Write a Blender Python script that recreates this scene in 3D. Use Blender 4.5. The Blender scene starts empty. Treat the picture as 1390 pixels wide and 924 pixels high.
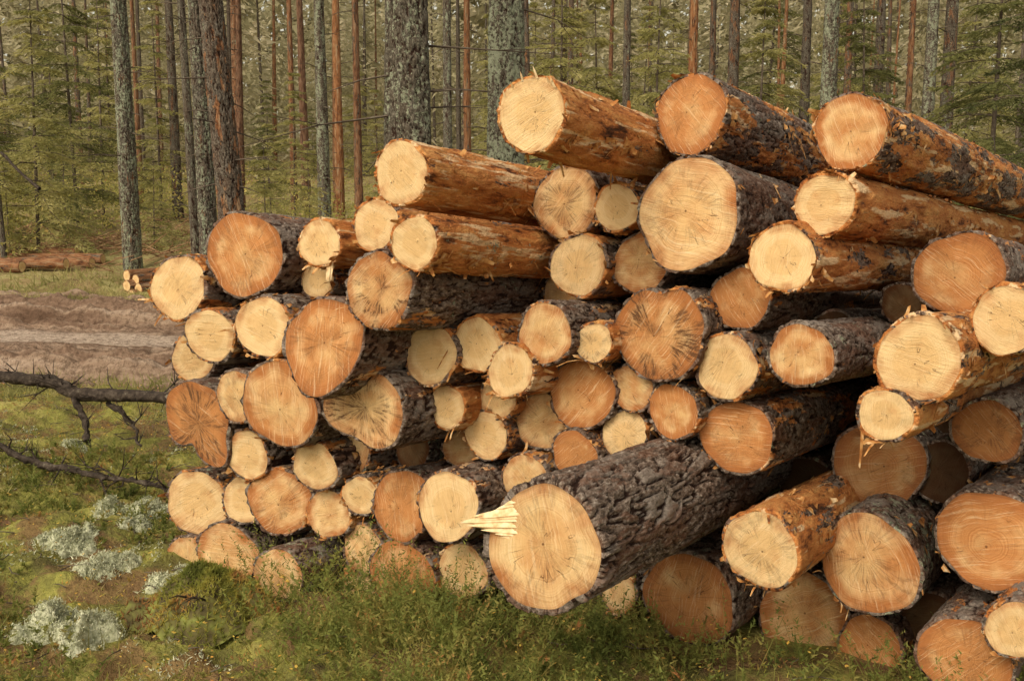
import bpy, math, random
import numpy as np
from mathutils import Matrix, Vector
random.seed(7); RS=np.random.RandomState(11)
C=bpy.context.scene.collection
F=1390.0; H=1.65; PITCH=math.atan(192/1390.0)
cp,sp=math.cos(PITCH),math.sin(PITCH)
def ray(px,py):
    a=(px-695)/F; b=-(py-462)/F
    return np.array([a, cp+b*sp, -sp+b*cp])
CAM=np.array([0,0,H])
def P(px,py,Y):
    r=ray(px,py); return CAM+r*(Y/r[1])
# ---------------------------------------------------------------- noise
def _h(i,j,k,s):
    n=(i*374761393+j*668265263+k*1274126177+s*362437)&0xffffffff
    n=((n^(n>>13))*1274126177)&0xffffffff
    n=((n^(n>>16))*668265263)&0xffffffff
    return ((n^(n>>15))&0xffffff)/float(0xffffff)
def vn(x,y,z=0.0,s=0):
    x,y,z=np.broadcast_arrays(np.asarray(x,float),np.asarray(y,float),np.asarray(z,float))
    i=np.floor(x).astype(np.int64);j=np.floor(y).astype(np.int64);k=np.floor(z).astype(np.int64)
    fx=x-i;fy=y-j;fz=z-k
    fx=fx*fx*(3-2*fx);fy=fy*fy*(3-2*fy);fz=fz*fz*(3-2*fz)
    r=0
    for a in (0,1):
        for b in (0,1):
            for c in (0,1):
                w=(fx if a else 1-fx)*(fy if b else 1-fy)*(fz if c else 1-fz)
                r=r+w*_h(i+a,j+b,k+c,s)
    return r*2-1
def fbm(x,y,z=0.0,s=0,o=3):
    r=0;a=1.0
    for q in range(o):
        r=r+a*vn(x*2**q,y*2**q,np.asarray(z)*2**q,s+q); a*=.5
    return r
def sm(x,a,b):
    t=np.clip((x-a)/(b-a),0,1); return t*t*(3-2*t)
def voro(u,v,nu,s=0):
    iu=np.floor(u).astype(np.int64);iv=np.floor(v).astype(np.int64)
    f1=np.full(u.shape,9.0);f2=f1.copy();idv=np.zeros(u.shape)
    for a in (-1,0,1):
        for b in (-1,0,1):
            cu=iu+a;cv=iv+b;w=cu%nu
            dx=cu+_h(w,cv,0*cv,s)-u;dy=cv+_h(w,cv,0*cv+5,s)-v
            d=np.sqrt(dx*dx+dy*dy)
            idv=np.where(d<f1,_h(w,cv,0*cv+9,s),idv)
            f2=np.minimum(f2,np.maximum(f1,d));f1=np.minimum(f1,d)
    return f1,f2,idv
# ---------------------------------------------------------------- mesh
def mesh(name,V,Fs,mat,uv=None,smooth=True):
    V=np.asarray(V,float)
    if not isinstance(Fs,list): Fs=[Fs]
    Fs=[np.asarray(f) for f in Fs if len(f)]
    me=bpy.data.meshes.new(name)
    me.vertices.add(len(V)); me.vertices.foreach_set('co',V.ravel())
    L=np.concatenate([f.ravel() for f in Fs])
    cnt=np.concatenate([np.full(len(f),f.shape[1]) for f in Fs])
    st=np.concatenate([[0],np.cumsum(cnt)[:-1]])
    me.loops.add(len(L)); me.loops.foreach_set('vertex_index',L.astype(np.int32))
    me.polygons.add(len(cnt)); me.polygons.foreach_set('loop_start',st.astype(np.int32))
    me.update(calc_edges=True)
    me.polygons.foreach_set('use_smooth',np.full(len(cnt),smooth))
    if uv is not None:
        l=me.uv_layers.new(name='UVMap'); l.data.foreach_set('uv',np.asarray(uv)[L].ravel())
    me.materials.append(mat)
    return me
def obj(name,me,parent=None,color=None,stuff=False):
    o=bpy.data.objects.new(name,me); C.objects.link(o)
    if parent: o.parent=parent
    if color: o.color=color
    if stuff: o['kind']='stuff'
    return o
def tag(o,label=None,cat=None,group=None,kind=None):
    if label:o['label']=label
    if cat:o['category']=cat
    if group:o['group']=group
    if kind:o['kind']=kind
    return o
def empty(name,loc):
    o=bpy.data.objects.new(name,None); C.objects.link(o); o.location=loc; o.empty_display_size=.1; return o
def grid_f(nr,nt,off=0,wrap=True):
    i=np.arange(nr-1)[:,None]; j=np.arange(nt if wrap else nt-1)[None,:]; j2=(j+1)%nt
    return (np.stack([i*nt+j,i*nt+j2,(i+1)*nt+j2,(i+1)*nt+j],-1)+off).reshape(-1,4)
def tube(pts,rad,n=6,jit=0,seed=0):
    pts=np.asarray(pts,float); rad=np.asarray(rad,float)
    t=np.gradient(pts,axis=0); t/=np.linalg.norm(t,axis=1)[:,None]+1e-9
    ref=np.where(np.abs(t[:,2:3])>.9,np.array([[1.,0,0]]),np.array([[0,0,1.]]))
    u=np.cross(t,ref);u/=np.linalg.norm(u,axis=1)[:,None];v=np.cross(u,t)
    a=np.linspace(0,2*np.pi,n,endpoint=False)
    V=pts[:,None]+rad[:,None,None]*(np.cos(a)[None,:,None]*u[:,None]+np.sin(a)[None,:,None]*v[:,None])
    V=V.reshape(-1,3)
    if jit: V=V+jit*np.stack([vn(V[:,0]*30,V[:,1]*30,V[:,2]*30,seed+q) for q in range(3)],1)
    return V,grid_f(len(pts),n)
def merge(parts):
    Vs=[];Fq=[];o=0
    for V,f in parts:
        Vs.append(V);Fq.append(f+o);o+=len(V)
    return np.concatenate(Vs),np.concatenate(Fq)
# ---------------------------------------------------------------- materials
class NB:
    def __init__(s,name):
        s.m=bpy.data.materials.new(name); s.m.use_nodes=True; s.t=s.m.node_tree; s.t.nodes.clear()
        s.out=s.t.nodes.new('ShaderNodeOutputMaterial')
    def n(s,ty,ins=None,**kw):
        d=s.t.nodes.new(ty)
        for k,v in kw.items(): setattr(d,k,v)
        for k,v in (ins or {}).items(): s.set(d.inputs[k],v)
        return d
    def set(s,i,v):
        if isinstance(v,bpy.types.NodeSocket): s.t.links.new(v,i)
        else: i.default_value=v
    def m_(s,op,a,b=0.0,c=0.0,clamp=False):
        d=s.n('ShaderNodeMath',{0:a,1:b,2:c},operation=op,use_clamp=clamp); return d.outputs[0]
    def v_(s,op,a,b=(0,0,0),sc=None):
        d=s.n('ShaderNodeVectorMath',{0:a,1:b},operation=op)
        if sc is not None: s.set(d.inputs['Scale'],sc)
        return d.outputs['Value'] if op in('LENGTH','DOT_PRODUCT') else d.outputs[0]
    def noise(s,vec,sc,det=3,rough=.5,dist=0.0):
        return s.n('ShaderNodeTexNoise',{'Vector':vec,'Scale':sc,'Detail':det,'Roughness':rough,'Distortion':dist}).outputs[0]
    def rng(s,v,a,b,c=0.0,d=1.0,smooth=True):
        return s.n('ShaderNodeMapRange',{0:v,1:a,2:b,3:c,4:d},interpolation_type='SMOOTHSTEP' if smooth else 'LINEAR').outputs[0]
    def mix(s,f,a,b,bt='MIX'):
        d=s.n('ShaderNodeMix',data_type='RGBA',blend_type=bt,clamp_factor=True)
        s.set(d.inputs[0],f)
        for k,v in ((6,a),(7,b)): s.set(d.inputs[k],v if isinstance(v,bpy.types.NodeSocket) else (*v,1))
        return d.outputs[2]
    def ramp(s,f,st):
        d=s.n('ShaderNodeValToRGB',{0:f}); r=d.color_ramp
        while len(r.elements)<len(st): r.elements.new(.5)
        for e,(p,c) in zip(r.elements,st): e.position=p; e.color=(*c,1)
        return d.outputs[0]
    def bump(s,h,st=.5,dist=.01,nrm=None):
        d=s.n('ShaderNodeBump',{'Strength':st,'Distance':dist,'Height':h})
        if nrm is not None: s.set(d.inputs['Normal'],nrm)
        return d.outputs[0]
    def fin(s,col,rough=.8,nrm=None,spec=.3,trans=0):
        d=s.n('ShaderNodeBsdfPrincipled',{'Base Color':col if isinstance(col,bpy.types.NodeSocket) else (*col,1),'Roughness':rough,'Specular IOR Level':spec})
        if nrm is not None: s.set(d.inputs['Normal'],nrm)
        o=d.outputs[0]
        if trans:
            t=s.n('ShaderNodeBsdfTranslucent'); s.set(t.inputs[0],col if isinstance(col,bpy.types.NodeSocket) else (*col,1))
            mx=s.n('ShaderNodeMixShader',{0:trans,1:o,2:t.outputs[0]}); o=mx.outputs[0]
        s.t.links.new(o,s.out.inputs[0]); return s.m
def mat_bark(name):
    b=NB(name); tc=b.n('ShaderNodeTexCoord').outputs['Object']; oi=b.n('ShaderNodeObjectInfo')
    rnd=oi.outputs['Random']; sep=b.n('ShaderNodeSeparateColor',{0:oi.outputs['Color']})
    orange,lich,mute=sep.outputs
    off=b.n('ShaderNodeCombineXYZ',{0:b.m_('MULTIPLY',rnd,37.),1:b.m_('MULTIPLY',rnd,91.),2:b.m_('MULTIPLY',rnd,13.)}).outputs[0]
    p=b.v_('ADD',tc,off)
    ps=b.v_('MULTIPLY',p,(1,.24,1))
    at=b.n('ShaderNodeUVMap').outputs[0]; au=b.n('ShaderNodeSeparateXYZ',{0:at})
    furm,cellv=au.outputs[0],au.outputs[1]
    n1n=b.n('ShaderNodeTexNoise',{'Vector':b.v_('MULTIPLY',p,(1,.45,1)),'Scale':75.,'Detail':3.,'Roughness':.7}); n1=n1n.outputs[0]
    n2n=b.n('ShaderNodeTexNoise',{'Vector':ps,'Scale':12.,'Detail':4.,'Roughness':.65}); n2=n2n.outputs[0]
    f0=b.m_('ADD',furm,b.m_('MULTIPLY',b.m_('SUBTRACT',n1,.5),1.1))
    fur=b.rng(f0,.15,.7)
    plate=b.ramp(n1,[(.34,(.045,.030,.023)),(.47,(.115,.080,.060)),(.58,(.215,.165,.132)),(.70,(.40,.345,.295))])
    plate=b.mix(b.rng(cellv,.40,1.,0,.55),plate,(.29,.25,.215))
    plate=b.mix(b.rng(n2,.48,.58,0,.5),plate,(.145,.060,.032))
    grey=b.ramp(n1,[(.34,(.028,.025,.019)),(.52,(.085,.078,.058)),(.70,(.20,.185,.14))])
    plate=b.mix(b.m_('MULTIPLY',mute,.8),plate,grey)
    dark=b.mix(fur,(.032,.015,.010),plate)
    sepn=b.n('ShaderNodeSeparateColor',{0:n2n.outputs[1]})
    # thin upper-stem bark: smooth orange-red with long pale stripped streaks and dark flakes left on it
    pstr=b.noise(b.v_('MULTIPLY',b.v_('ADD',p,(3,1,7)),(1,.10,1)),26.,3,.6)
    flk=b.m_('ADD',b.m_('MULTIPLY',n2,.45),b.m_('MULTIPLY',b.noise(b.v_('ADD',ps,(3,1,7)),30.,4,.65,.3),.55))
    org=b.ramp(flk,[(.36,(.050,.021,.010)),(.41,(.18,.062,.022)),(.45,(.40,.140,.038)),(.53,(.52,.215,.065)),(.62,(.60,.30,.10))])
    org=b.mix(b.rng(pstr,.54,.62,0,.85),org,(.76,.55,.32))
    org=b.mix(b.rng(n1,.46,.68,0,.22),org,(.18,.06,.022))
    org=b.mix(mute,org,b.ramp(flk,[(.40,(.040,.023,.016)),(.5,(.125,.068,.044)),(.62,(.21,.13,.09))]))
    of=b.m_('ADD',orange,b.m_('MULTIPLY',b.m_('SUBTRACT',sepn.outputs[2],.5),2.0))
    of=b.m_('ADD',of,b.m_('MULTIPLY',b.m_('SUBTRACT',n1,.5),.5))
    col=b.mix(b.rng(of,.46,.54),dark,org)
    ln=b.noise(p,26.,4,.78)
    lf=b.m_('ADD',ln,b.m_('MULTIPLY',b.m_('SUBTRACT',sepn.outputs[1],.5),.7))
    th=b.m_('SUBTRACT',.80,b.m_('MULTIPLY',lich,.34))
    lm=b.rng(b.m_('SUBTRACT',lf,th),0.,.04)
    col=b.mix(b.m_('MULTIPLY',lm,.9),col,b.mix(n1,(.13,.155,.085),(.42,.44,.33)))
    h=b.m_('ADD',b.m_('MULTIPLY',n1,1.1),b.m_('MULTIPLY',flk,1.8))
    return b.fin(col,.88,b.bump(h,1.0,.011),.18)
def mat_cut():
    b=NB('cut_wood'); uv=b.n('ShaderNodeUVMap').outputs[0]; oi=b.n('ShaderNodeObjectInfo'); rnd=oi.outputs['Random']
    sep=b.n('ShaderNodeSeparateColor',{0:oi.outputs['Color']}); tone,dirt,dk_shade=sep.outputs
    off=b.n('ShaderNodeCombineXYZ',{0:b.m_('MULTIPLY',rnd,57.),1:b.m_('MULTIPLY',rnd,23.),2:b.m_('MULTIPLY',rnd,71.)}).outputs[0]
    r=b.v_('LENGTH',uv); uo=b.v_('ADD',uv,off)
    nd=b.n('ShaderNodeTexNoise',{'Vector':uo,'Scale':1.8,'Detail':4.}); blot=b.n('ShaderNodeSeparateColor',{0:nd.outputs[1]})
    r2=b.m_('ADD',r,b.m_('MULTIPLY',b.m_('SUBTRACT',nd.outputs[0],.5),.22))
    rv=b.n('ShaderNodeCombineXYZ',{0:b.m_('ADD',b.m_('MULTIPLY',r2,36.),b.m_('MULTIPLY',rnd,99.)),1:0.,2:0.}).outputs[0]
    rings=b.rng(b.noise(rv,1.,2,.7),.32,.68,smooth=False)
    nu=b.v_('NORMALIZE',uv)
    sv=b.v_('ADD',b.v_('ADD',nu,b.v_('SCALE',uv,sc=.30)),off)
    sv=b.v_('ADD',sv,b.v_('SCALE',nd.outputs[1],sc=.25))
    st=b.noise(sv,9.,5,.75)
    rot=b.n('ShaderNodeVectorRotate',{'Vector':uv,'Angle':b.m_('MULTIPLY',rnd,6.28)},rotation_type='Z_AXIS').outputs[0]
    rotc=b.v_('ADD',rot,b.v_('SCALE',nd.outputs[1],sc=.14))
    saw=b.noise(b.v_('ADD',b.v_('MULTIPLY',rotc,(1.0,30,1)),off),1.,5,.72)
    fine=b.noise(uo,34.,3,.7)
    pale=b.mix(rings,(.66,.43,.19),(.83,.625,.35))
    pale=b.mix(b.m_('MULTIPLY',b.rng(r2,.62,.48),.5),pale,(.66,.40,.16))
    outer=b.rng(r2,.66,.92)
    org=b.mix(rings,(.42,.165,.050),(.62,.295,.11))
    org=b.mix(b.m_('MULTIPLY',outer,.6),org,(.33,.105,.030))
    tf=b.m_('ADD',tone,b.m_('MULTIPLY',b.m_('SUBTRACT',blot.outputs[1],.5),1.6))
    tf=b.m_('ADD',tf,b.m_('MULTIPLY',outer,.25))
    col=b.mix(b.rng(tf,.18,.82,smooth=False),pale,org)
    col=b.mix(b.rng(saw,.53,.70,0,.38),col,(.38,.18,.07))
    col=b.mix(b.rng(saw,.46,.34,0,.42),col,(.88,.71,.46))
    dm=b.rng(blot.outputs[2],.42,.60)
    dirtf=b.m_('MULTIPLY',dirt,b.m_('ADD',b.m_('MULTIPLY',b.rng(st,.46,.60),b.m_('ADD',dm,.15)),b.m_('MULTIPLY',dm,.35)))
    col=b.mix(b.m_('MULTIPLY',dirtf,.85),col,(.12,.056,.026))
    col=b.mix(b.rng(st,.57,.74,0,.22),col,(.34,.15,.055))
    col=b.mix(b.rng(fine,.58,.76,0,.28),col,(.30,.14,.055))
    ck=b.noise(sv,3.6,1,.3)
    cm=b.rng(b.m_('ABSOLUTE',b.m_('SUBTRACT',ck,.5)),.010,.003)
    crack=b.m_('MULTIPLY',cm,b.m_('MULTIPLY',b.rng(r2,.80,.45),b.rng(blot.outputs[0],.46,.54)))
    col=b.mix(b.m_('MULTIPLY',crack,.75),col,(.10,.045,.02))
    col=b.mix(b.rng(r,.030,.012,0.,.8),col,(.12,.05,.02))
    col=b.mix(b.rng(r2,.95,1.02,0.,.55),col,(.18,.07,.025))
    col=b.mix(dk_shade,col,(.03,.014,.007))  # end darkening; on shadowed and recessed logs it paints shade into the colour
    h=b.m_('ADD',b.m_('MULTIPLY',saw,1.2),b.m_('ADD',b.m_('MULTIPLY',st,.4),b.m_('MULTIPLY',fine,.3)))
    h=b.m_('SUBTRACT',h,crack)
    return b.fin(col,.8,b.bump(h,.65,.008),.15)
def mat_simple(name,stops,sc,rough=.8,trans=0,bump=0,det=2,useobj=True):
    b=NB(name)
    if useobj:
        tc=b.n('ShaderNodeTexCoord').outputs['Object']; rnd=b.n('ShaderNodeObjectInfo').outputs['Random']
        p=b.v_('ADD',tc,b.n('ShaderNodeCombineXYZ',{0:b.m_('MULTIPLY',rnd,31.),1:b.m_('MULTIPLY',rnd,17.)}).outputs[0])
    else: p=b.n('ShaderNodeNewGeometry').outputs['Position']
    n=b.noise(p,sc,det,.6)
    return b.fin(b.ramp(n,stops),rough,b.bump(n,bump,.02) if bump else None,.2,trans)
BARK=mat_bark('bark'); CUT=mat_cut()
TORN=mat_simple('torn_bark',[(.3,(.14,.055,.025)),(.42,(.40,.16,.045)),(.56,(.58,.31,.11)),(.70,(.78,.58,.34))],25,trans=.15)
SPL=mat_simple('splinter_wood',[(.3,(.60,.38,.18)),(.45,(.78,.57,.32)),(.65,(.86,.70,.46))],40)
NEEDLE=mat_simple('needles_green',[(.3,(.10,.11,.037)),(.5,(.195,.20,.07)),(.7,(.34,.32,.13))],2.5,trans=.45)
NEEDLE_D=mat_simple('needles_dark',[(.3,(.055,.065,.025)),(.5,(.11,.12,.042)),(.7,(.18,.18,.07))],2.0,trans=.38)
NEEDLE_L=mat_simple('needles_light',[(.3,(.24,.24,.085)),(.5,(.42,.39,.15)),(.7,(.60,.54,.25))],2.0,trans=.52)
FAR_HAZE=mat_simple('far_foliage_haze',[(.3,(.24,.225,.13)),(.5,(.45,.41,.25)),(.7,(.70,.62,.45))],.35,trans=.5,useobj=False)  # distance haze is mixed into these pale foliage colours
TWIG=mat_simple('dead_twigs',[(.3,(.05,.037,.028)),(.6,(.13,.10,.075)),(.8,(.26,.24,.18))],12,bump=.4)
DEAD=mat_simple('dead_grey_bark',[(.3,(.016,.011,.008)),(.5,(.042,.030,.022)),(.65,(.085,.066,.05)),(.8,(.20,.20,.14))],26,bump=1.0,det=4)
BRUSH=mat_simple('brush_debris',[(.3,(.16,.08,.04)),(.5,(.30,.17,.09)),(.7,(.48,.32,.18))],8)
LICH=mat_simple('reindeer_lichen',[(.3,(.24,.25,.14)),(.5,(.44,.45,.30)),(.7,(.64,.64,.47))],38,bump=.6)
HEATH=mat_simple('heather_leaves',[(.3,(.10,.13,.032)),(.5,(.22,.24,.058)),(.61,(.33,.28,.085)),(.71,(.42,.18,.065))],7,trans=.4,det=3,useobj=False)
GRASS=mat_simple('grass_blades',[(.3,(.18,.18,.055)),(.5,(.32,.30,.11)),(.7,(.50,.42,.19))],1.5,trans=.48,useobj=False)
BUSH=mat_simple('undergrowth_leaves',[(.3,(.22,.23,.06)),(.5,(.42,.39,.11)),(.65,(.58,.47,.16)),(.75,(.55,.33,.12))],.9,trans=.5,useobj=False)
MOSS=mat_simple('moss_blades',[(.3,(.12,.14,.03)),(.42,(.25,.26,.055)),(.50,(.42,.37,.08)),(.56,(.44,.24,.08)),(.66,(.22,.11,.05))],4.5,trans=.42,det=5,useobj=False)
LEAF=mat_simple('leaf_yellow',[(.3,(.60,.25,.05)),(.5,(.70,.50,.10)),(.7,(.45,.15,.06))],9,trans=.3,useobj=False)
def mat_ground():
    b=NB('forest_floor'); p=b.n('ShaderNodeNewGeometry').outputs['Position']
    n1=b.noise(p,1.1,4,.6);n2=b.noise(p,7.,5,.65);n3=b.noise(p,45.,3,.7);n4=b.noise(b.v_('ADD',p,(9,4,0)),2.6,5,.65)
    f=b.m_('ADD',b.m_('MULTIPLY',n1,.5),b.m_('MULTIPLY',n2,.5))
    col=b.ramp(f,[(.36,(.09,.065,.033)),(.45,(.16,.15,.045)),(.53,(.28,.27,.065)),(.64,(.42,.36,.12))])
    col=b.mix(b.rng(n4,.47,.58,0,.8),col,(.20,.11,.058))
    sy=b.n('ShaderNodeSeparateXYZ',{0:p}).outputs[1]
    fc=b.ramp(f,[(.38,(.20,.125,.065)),(.47,(.29,.25,.095)),(.6,(.46,.40,.18))])
    fc=b.mix(b.rng(n4,.46,.56,0,.6),fc,(.30,.185,.10))
    col=b.mix(b.rng(sy,13.,17.),col,fc)
    col=b.mix(b.rng(n3,.3,.7,0,.65),col,b.mix(.5,col,(0.03,.02,.011)))
    return b.fin(col,.95,b.bump(b.m_('ADD',n2,b.m_('MULTIPLY',n3,.5)),.9,.04),.1)
def mat_road():
    b=NB('muddy_road'); tc=b.n('ShaderNodeTexCoord').outputs['UV']
    d=b.n('ShaderNodeSeparateXYZ',{0:tc}).outputs[1]
    p=b.n('ShaderNodeNewGeometry').outputs['Position']
    n=b.noise(b.v_('MULTIPLY',tc,(.18,3.4,1)),2.0,6,.7); n3=b.noise(p,14.,5,.75)
    col=b.ramp(n,[(.35,(.15,.090,.058)),(.47,(.27,.175,.12)),(.56,(.38,.27,.19)),(.68,(.50,.38,.29))])
    band=b.rng(b.m_('ABSOLUTE',b.m_('ADD',d,b.m_('MULTIPLY',b.m_('SUBTRACT',n,.5),1.0))),.45,.25)
    col=b.mix(b.m_('MULTIPLY',band,.85),col,(.60,.47,.37))
    col=b.mix(b.rng(n3,.44,.62,0,.65),col,(.10,.058,.036))
    return b.fin(col,.9,b.bump(n3,1.0,.07),.15)
# ---------------------------------------------------------------- terrain
PL=np.array([-1.425,4.45]);PR=np.array([1.513,3.42])
fd=(PR-PL)/np.linalg.norm(PR-PL); nrm2=np.array([-fd[1],fd[0]])
c10,s10=math.cos(math.radians(10)),math.sin(math.radians(10))
def roadd(x,y): return (x+5.5)*s10+(y-12)*c10
def base_h(x,y):
    z=np.interp(y,[-5,9,12,15.5,18,25,35,60,100,200],[0,0,.08,.26,.50,1.0,1.5,3.0,6.0,9.0])
    s=(x-PL[0])*nrm2[0]+(y-PL[1])*nrm2[1]; t=(x-PL[0])*fd[0]+(y-PL[1])*fd[1]
    w=sm(t-s*.25,-.5,.1)*(1-sm(t,8,10))*(1-sm(s,5,8))
    return z-.10*np.clip(s,0,4.8)*w-.03*sm(s,-.5,0)*w
def hum(x,y):
    r=sm(np.abs(roadd(x,y)),2.7,3.6)
    s=(x-PL[0])*nrm2[0]+(y-PL[1])*nrm2[1]; t=(x-PL[0])*fd[0]+(y-PL[1])*fd[1]
    pile=1-.8*sm(t,-.4,.2)*sm(s,-.3,.1)
    a=.075*fbm(x*1.3,y*1.3,0,3,3)+.040*fbm(x*6,y*6,0,9,3)+.020*vn(x*22,y*22,0,4)
    far=sm(y,14,30); a=a+far*(.22*fbm(x*.25,y*.25,0,21,2)+.12*vn(x*1.1,y*1.1,0,8))
    return a*r*pile
def gh(x,y): return base_h(x,y)+hum(x,y)
ys=np.concatenate([np.arange(-6,2.2,.5),np.arange(2.2,9.4,.025),9.4*np.exp(np.linspace(0,1,220)*math.log(200/9.4))[1:]])
xs_=np.sign(np.linspace(-1,1,561))*(np.abs(np.linspace(-1,1,561))**2.6)*110+np.linspace(-1,1,561)*5-0.8
X,Y=np.meshgrid(xs_,ys); rd=roadd(X,Y)+.40*fbm(X*1.1,Y*1.1,0,61,3)
Z=gh(X,Y)-.30*(1-sm(np.abs(rd),2.5,2.95))
me=mesh('ground',np.stack([X,Y,Z],-1).reshape(-1,3),grid_f(len(ys),len(xs_),wrap=False),mat_ground())
tag(obj('ground',me),'mossy forest floor','ground',kind='structure')
a_=np.concatenate([np.arange(-50,-11,.4),np.arange(-11,7,.028),np.arange(7,40,.4)]); d_=np.linspace(-3.25,3.25,230)
A,D=np.meshgrid(a_,d_)
RX=-5.5+A*c10+D*s10; RY=12-A*s10+D*c10
prof=np.zeros_like(D); smooth_band=1-sm(np.abs(D),.35,.6)
for c,w,dp in ((-2.2,.26,.20),(-1.45,.22,.15),(.95,.26,.20),(1.7,.24,.17),(2.4,.2,.12)):
    dd=D-c-.08*np.sin(A*.35+c)-.03*vn(A*1.2,c,0,5); prof-=dp*np.exp(-(dd/w)**4); prof+=.10*np.exp(-((np.abs(dd)-w*1.35)/.09)**2)*(1+.7*vn(A*3,c,0,2))
    tr=sm(np.sin(A*2*np.pi/.30+np.abs(dd)*14+1.2*vn(A*.7,c,0,3)),-.2,.2)
    prof+=.09*tr*np.exp(-(dd/(w*1.0))**4)*(.8+.4*vn(A*2.5,D*3,0,3))
prof+=(.015*fbm(RX*2.5,RY*2.5,0,5,3)+.035*fbm(RX*8,RY*8,0,6,4)*(1-.85*smooth_band))
edge=sm(np.abs(D),2.85,3.25)
RZ=base_h(RX,RY)-.05+prof*(1-edge)-edge*.16
me=mesh('road',np.stack([RX,RY,RZ],-1).reshape(-1,3),grid_f(len(d_),len(a_),wrap=False),mat_road(),uv=np.stack([A,D],-1).reshape(-1,2))
tag(obj('road',me),'muddy forest haul road with tyre ruts','road',kind='structure')
# ---------------------------------------------------------------- log meshes
def outline(th,seed,shape):
    q=np.random.RandomState(seed)
    r=1+.035*np.cos(2*th+q.rand()*6)+.030*np.cos(3*th+q.rand()*6)+.016*np.cos(5*th+q.rand()*6)+.010*np.cos(9*th+q.rand()*6)
    for (deg,amp,wd) in shape or []:
        d=(th-math.radians(deg)+np.pi)%(2*np.pi)-np.pi
        r=r+amp*np.exp(-(d/math.radians(wd))**2)
    return r
def side(R,L,vis,orange,seed,shape,nt=64,ds=.014,taper=-.03,tilt=(0,0),thick=None,amp=1.0,cell=.034):
    th=np.arange(nt)*2*np.pi/nt
    y=[0,0,.004]; s=.012
    while s<vis: y.append(s); s+=ds
    st=ds*2
    while s<L: y.append(s); s+=st; st=min(st*1.35,.3)
    y.append(L); y=np.array(y)
    T,Yy=np.meshgrid(th,y); cT,sT=np.cos(T),np.sin(T)
    out=outline(T,seed,shape)
    if shape: out=1+(out-1)*(1-.55*sm(Yy,.1,1.2))
    rad=R*out*(1+taper*Yy/4*2)+.012*fbm(cT*1.5,sT*1.5,Yy*1.2+seed,seed,2)*R*4*sm(Yy,0,.3)
    tk=thick if thick is not None else (.0105 if orange<.5 else .005)
    nu=max(6,int(round(2*np.pi*R/cell)))
    U=T/(2*np.pi)*nu+.95*fbm(cT*R*20,sT*R*20,Yy*5,seed+3,3); V=Yy/(cell*5.0)+.6*fbm(cT*R*18,sT*R*18,Yy*6,seed+5,3)
    f1,f2,idv=voro(U,V,nu,seed)
    pl=sm(f2-f1,.0,.20)
    fine=vn(cT*R*80,sT*R*80,Yy*40,seed+1); mid=fbm(cT*R*40,sT*R*40,Yy*11,seed+11,2)
    slab=idv*.35+.40*np.floor(2.6*(mid+1))/2.6
    if orange<.5: disp=tk*(pl*(.65+.5*slab)-.6)+.0026*fine*amp
    else:
        k=fbm(cT*R*16,sT*R*16,Yy*5,seed+7,3)
        disp=.0045*sm(k,.15,.20)+.0035*sm(k,-.4,-.35)+.0014*fine+tk*.3*pl
    rr=rad+disp*amp
    rag=.012*vn(np.cos(th)*9,np.sin(th)*9,0,seed+2)+.006*vn(np.cos(th)*22,np.sin(th)*22,0,seed+4)
    Yo=Yy.copy()
    rr[0]=rad[0]-tk*.75; Yo[0]=-.002; Yo[1]=rag-.001; rr[1]=rad[1]+disp[1]*.5
    x=rr*cT; z=rr*sT
    Yo=Yo+(tilt[0]*x+tilt[1]*z)*np.exp(-Yy/.16)
    Vt=np.stack([x,Yo,z],-1).reshape(-1,3)
    uv=np.stack([pl,idv],-1).reshape(-1,2)
    return Vt,grid_f(len(y),nt),(x[0],Yo[0],z[0]),(x[-1],Yo[-1],z[-1]),uv
def cap(ring,seed,front=True):
    x,y,z=ring; nt=len(x); q=np.random.RandomState(seed+77)
    fr=np.array([.02,.12,.25,.4,.55,.7,.82,.92,1.0])
    cx,cz=x.mean()+q.uniform(-.15,.15)*x.max(),z.mean()+q.uniform(-.15,.15)*x.max()
    A3=np.stack([x,z,np.ones(nt)],-1); co,_,_,_=np.linalg.lstsq(A3,y,rcond=None); cy=co[0]*cx+co[1]*cz+co[2]
    V=[];U=[]
    th=np.arctan2(z-cz,x-cx)
    for f in fr:
        V.append(np.stack([cx+(x-cx)*f,cy+(y-cy)*f+ (0.003*vn(x*f*30,z*f*30,0,seed) if f<1 else 0),cz+(z-cz)*f],-1)); U.append(np.stack([f*np.cos(th),f*np.sin(th)],-1))
    V=np.concatenate(V);U=np.concatenate(U)
    Fq=grid_f(len(fr),nt); n=len(V)
    V=np.vstack([V,[[cx,cy,cz]]]);U=np.vstack([U,[[0,0]]])
    j=np.arange(nt); Ft=np.stack([np.full(nt,n),(j+1)%nt,j],-1)
    return V,[Fq,Ft],U
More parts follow.
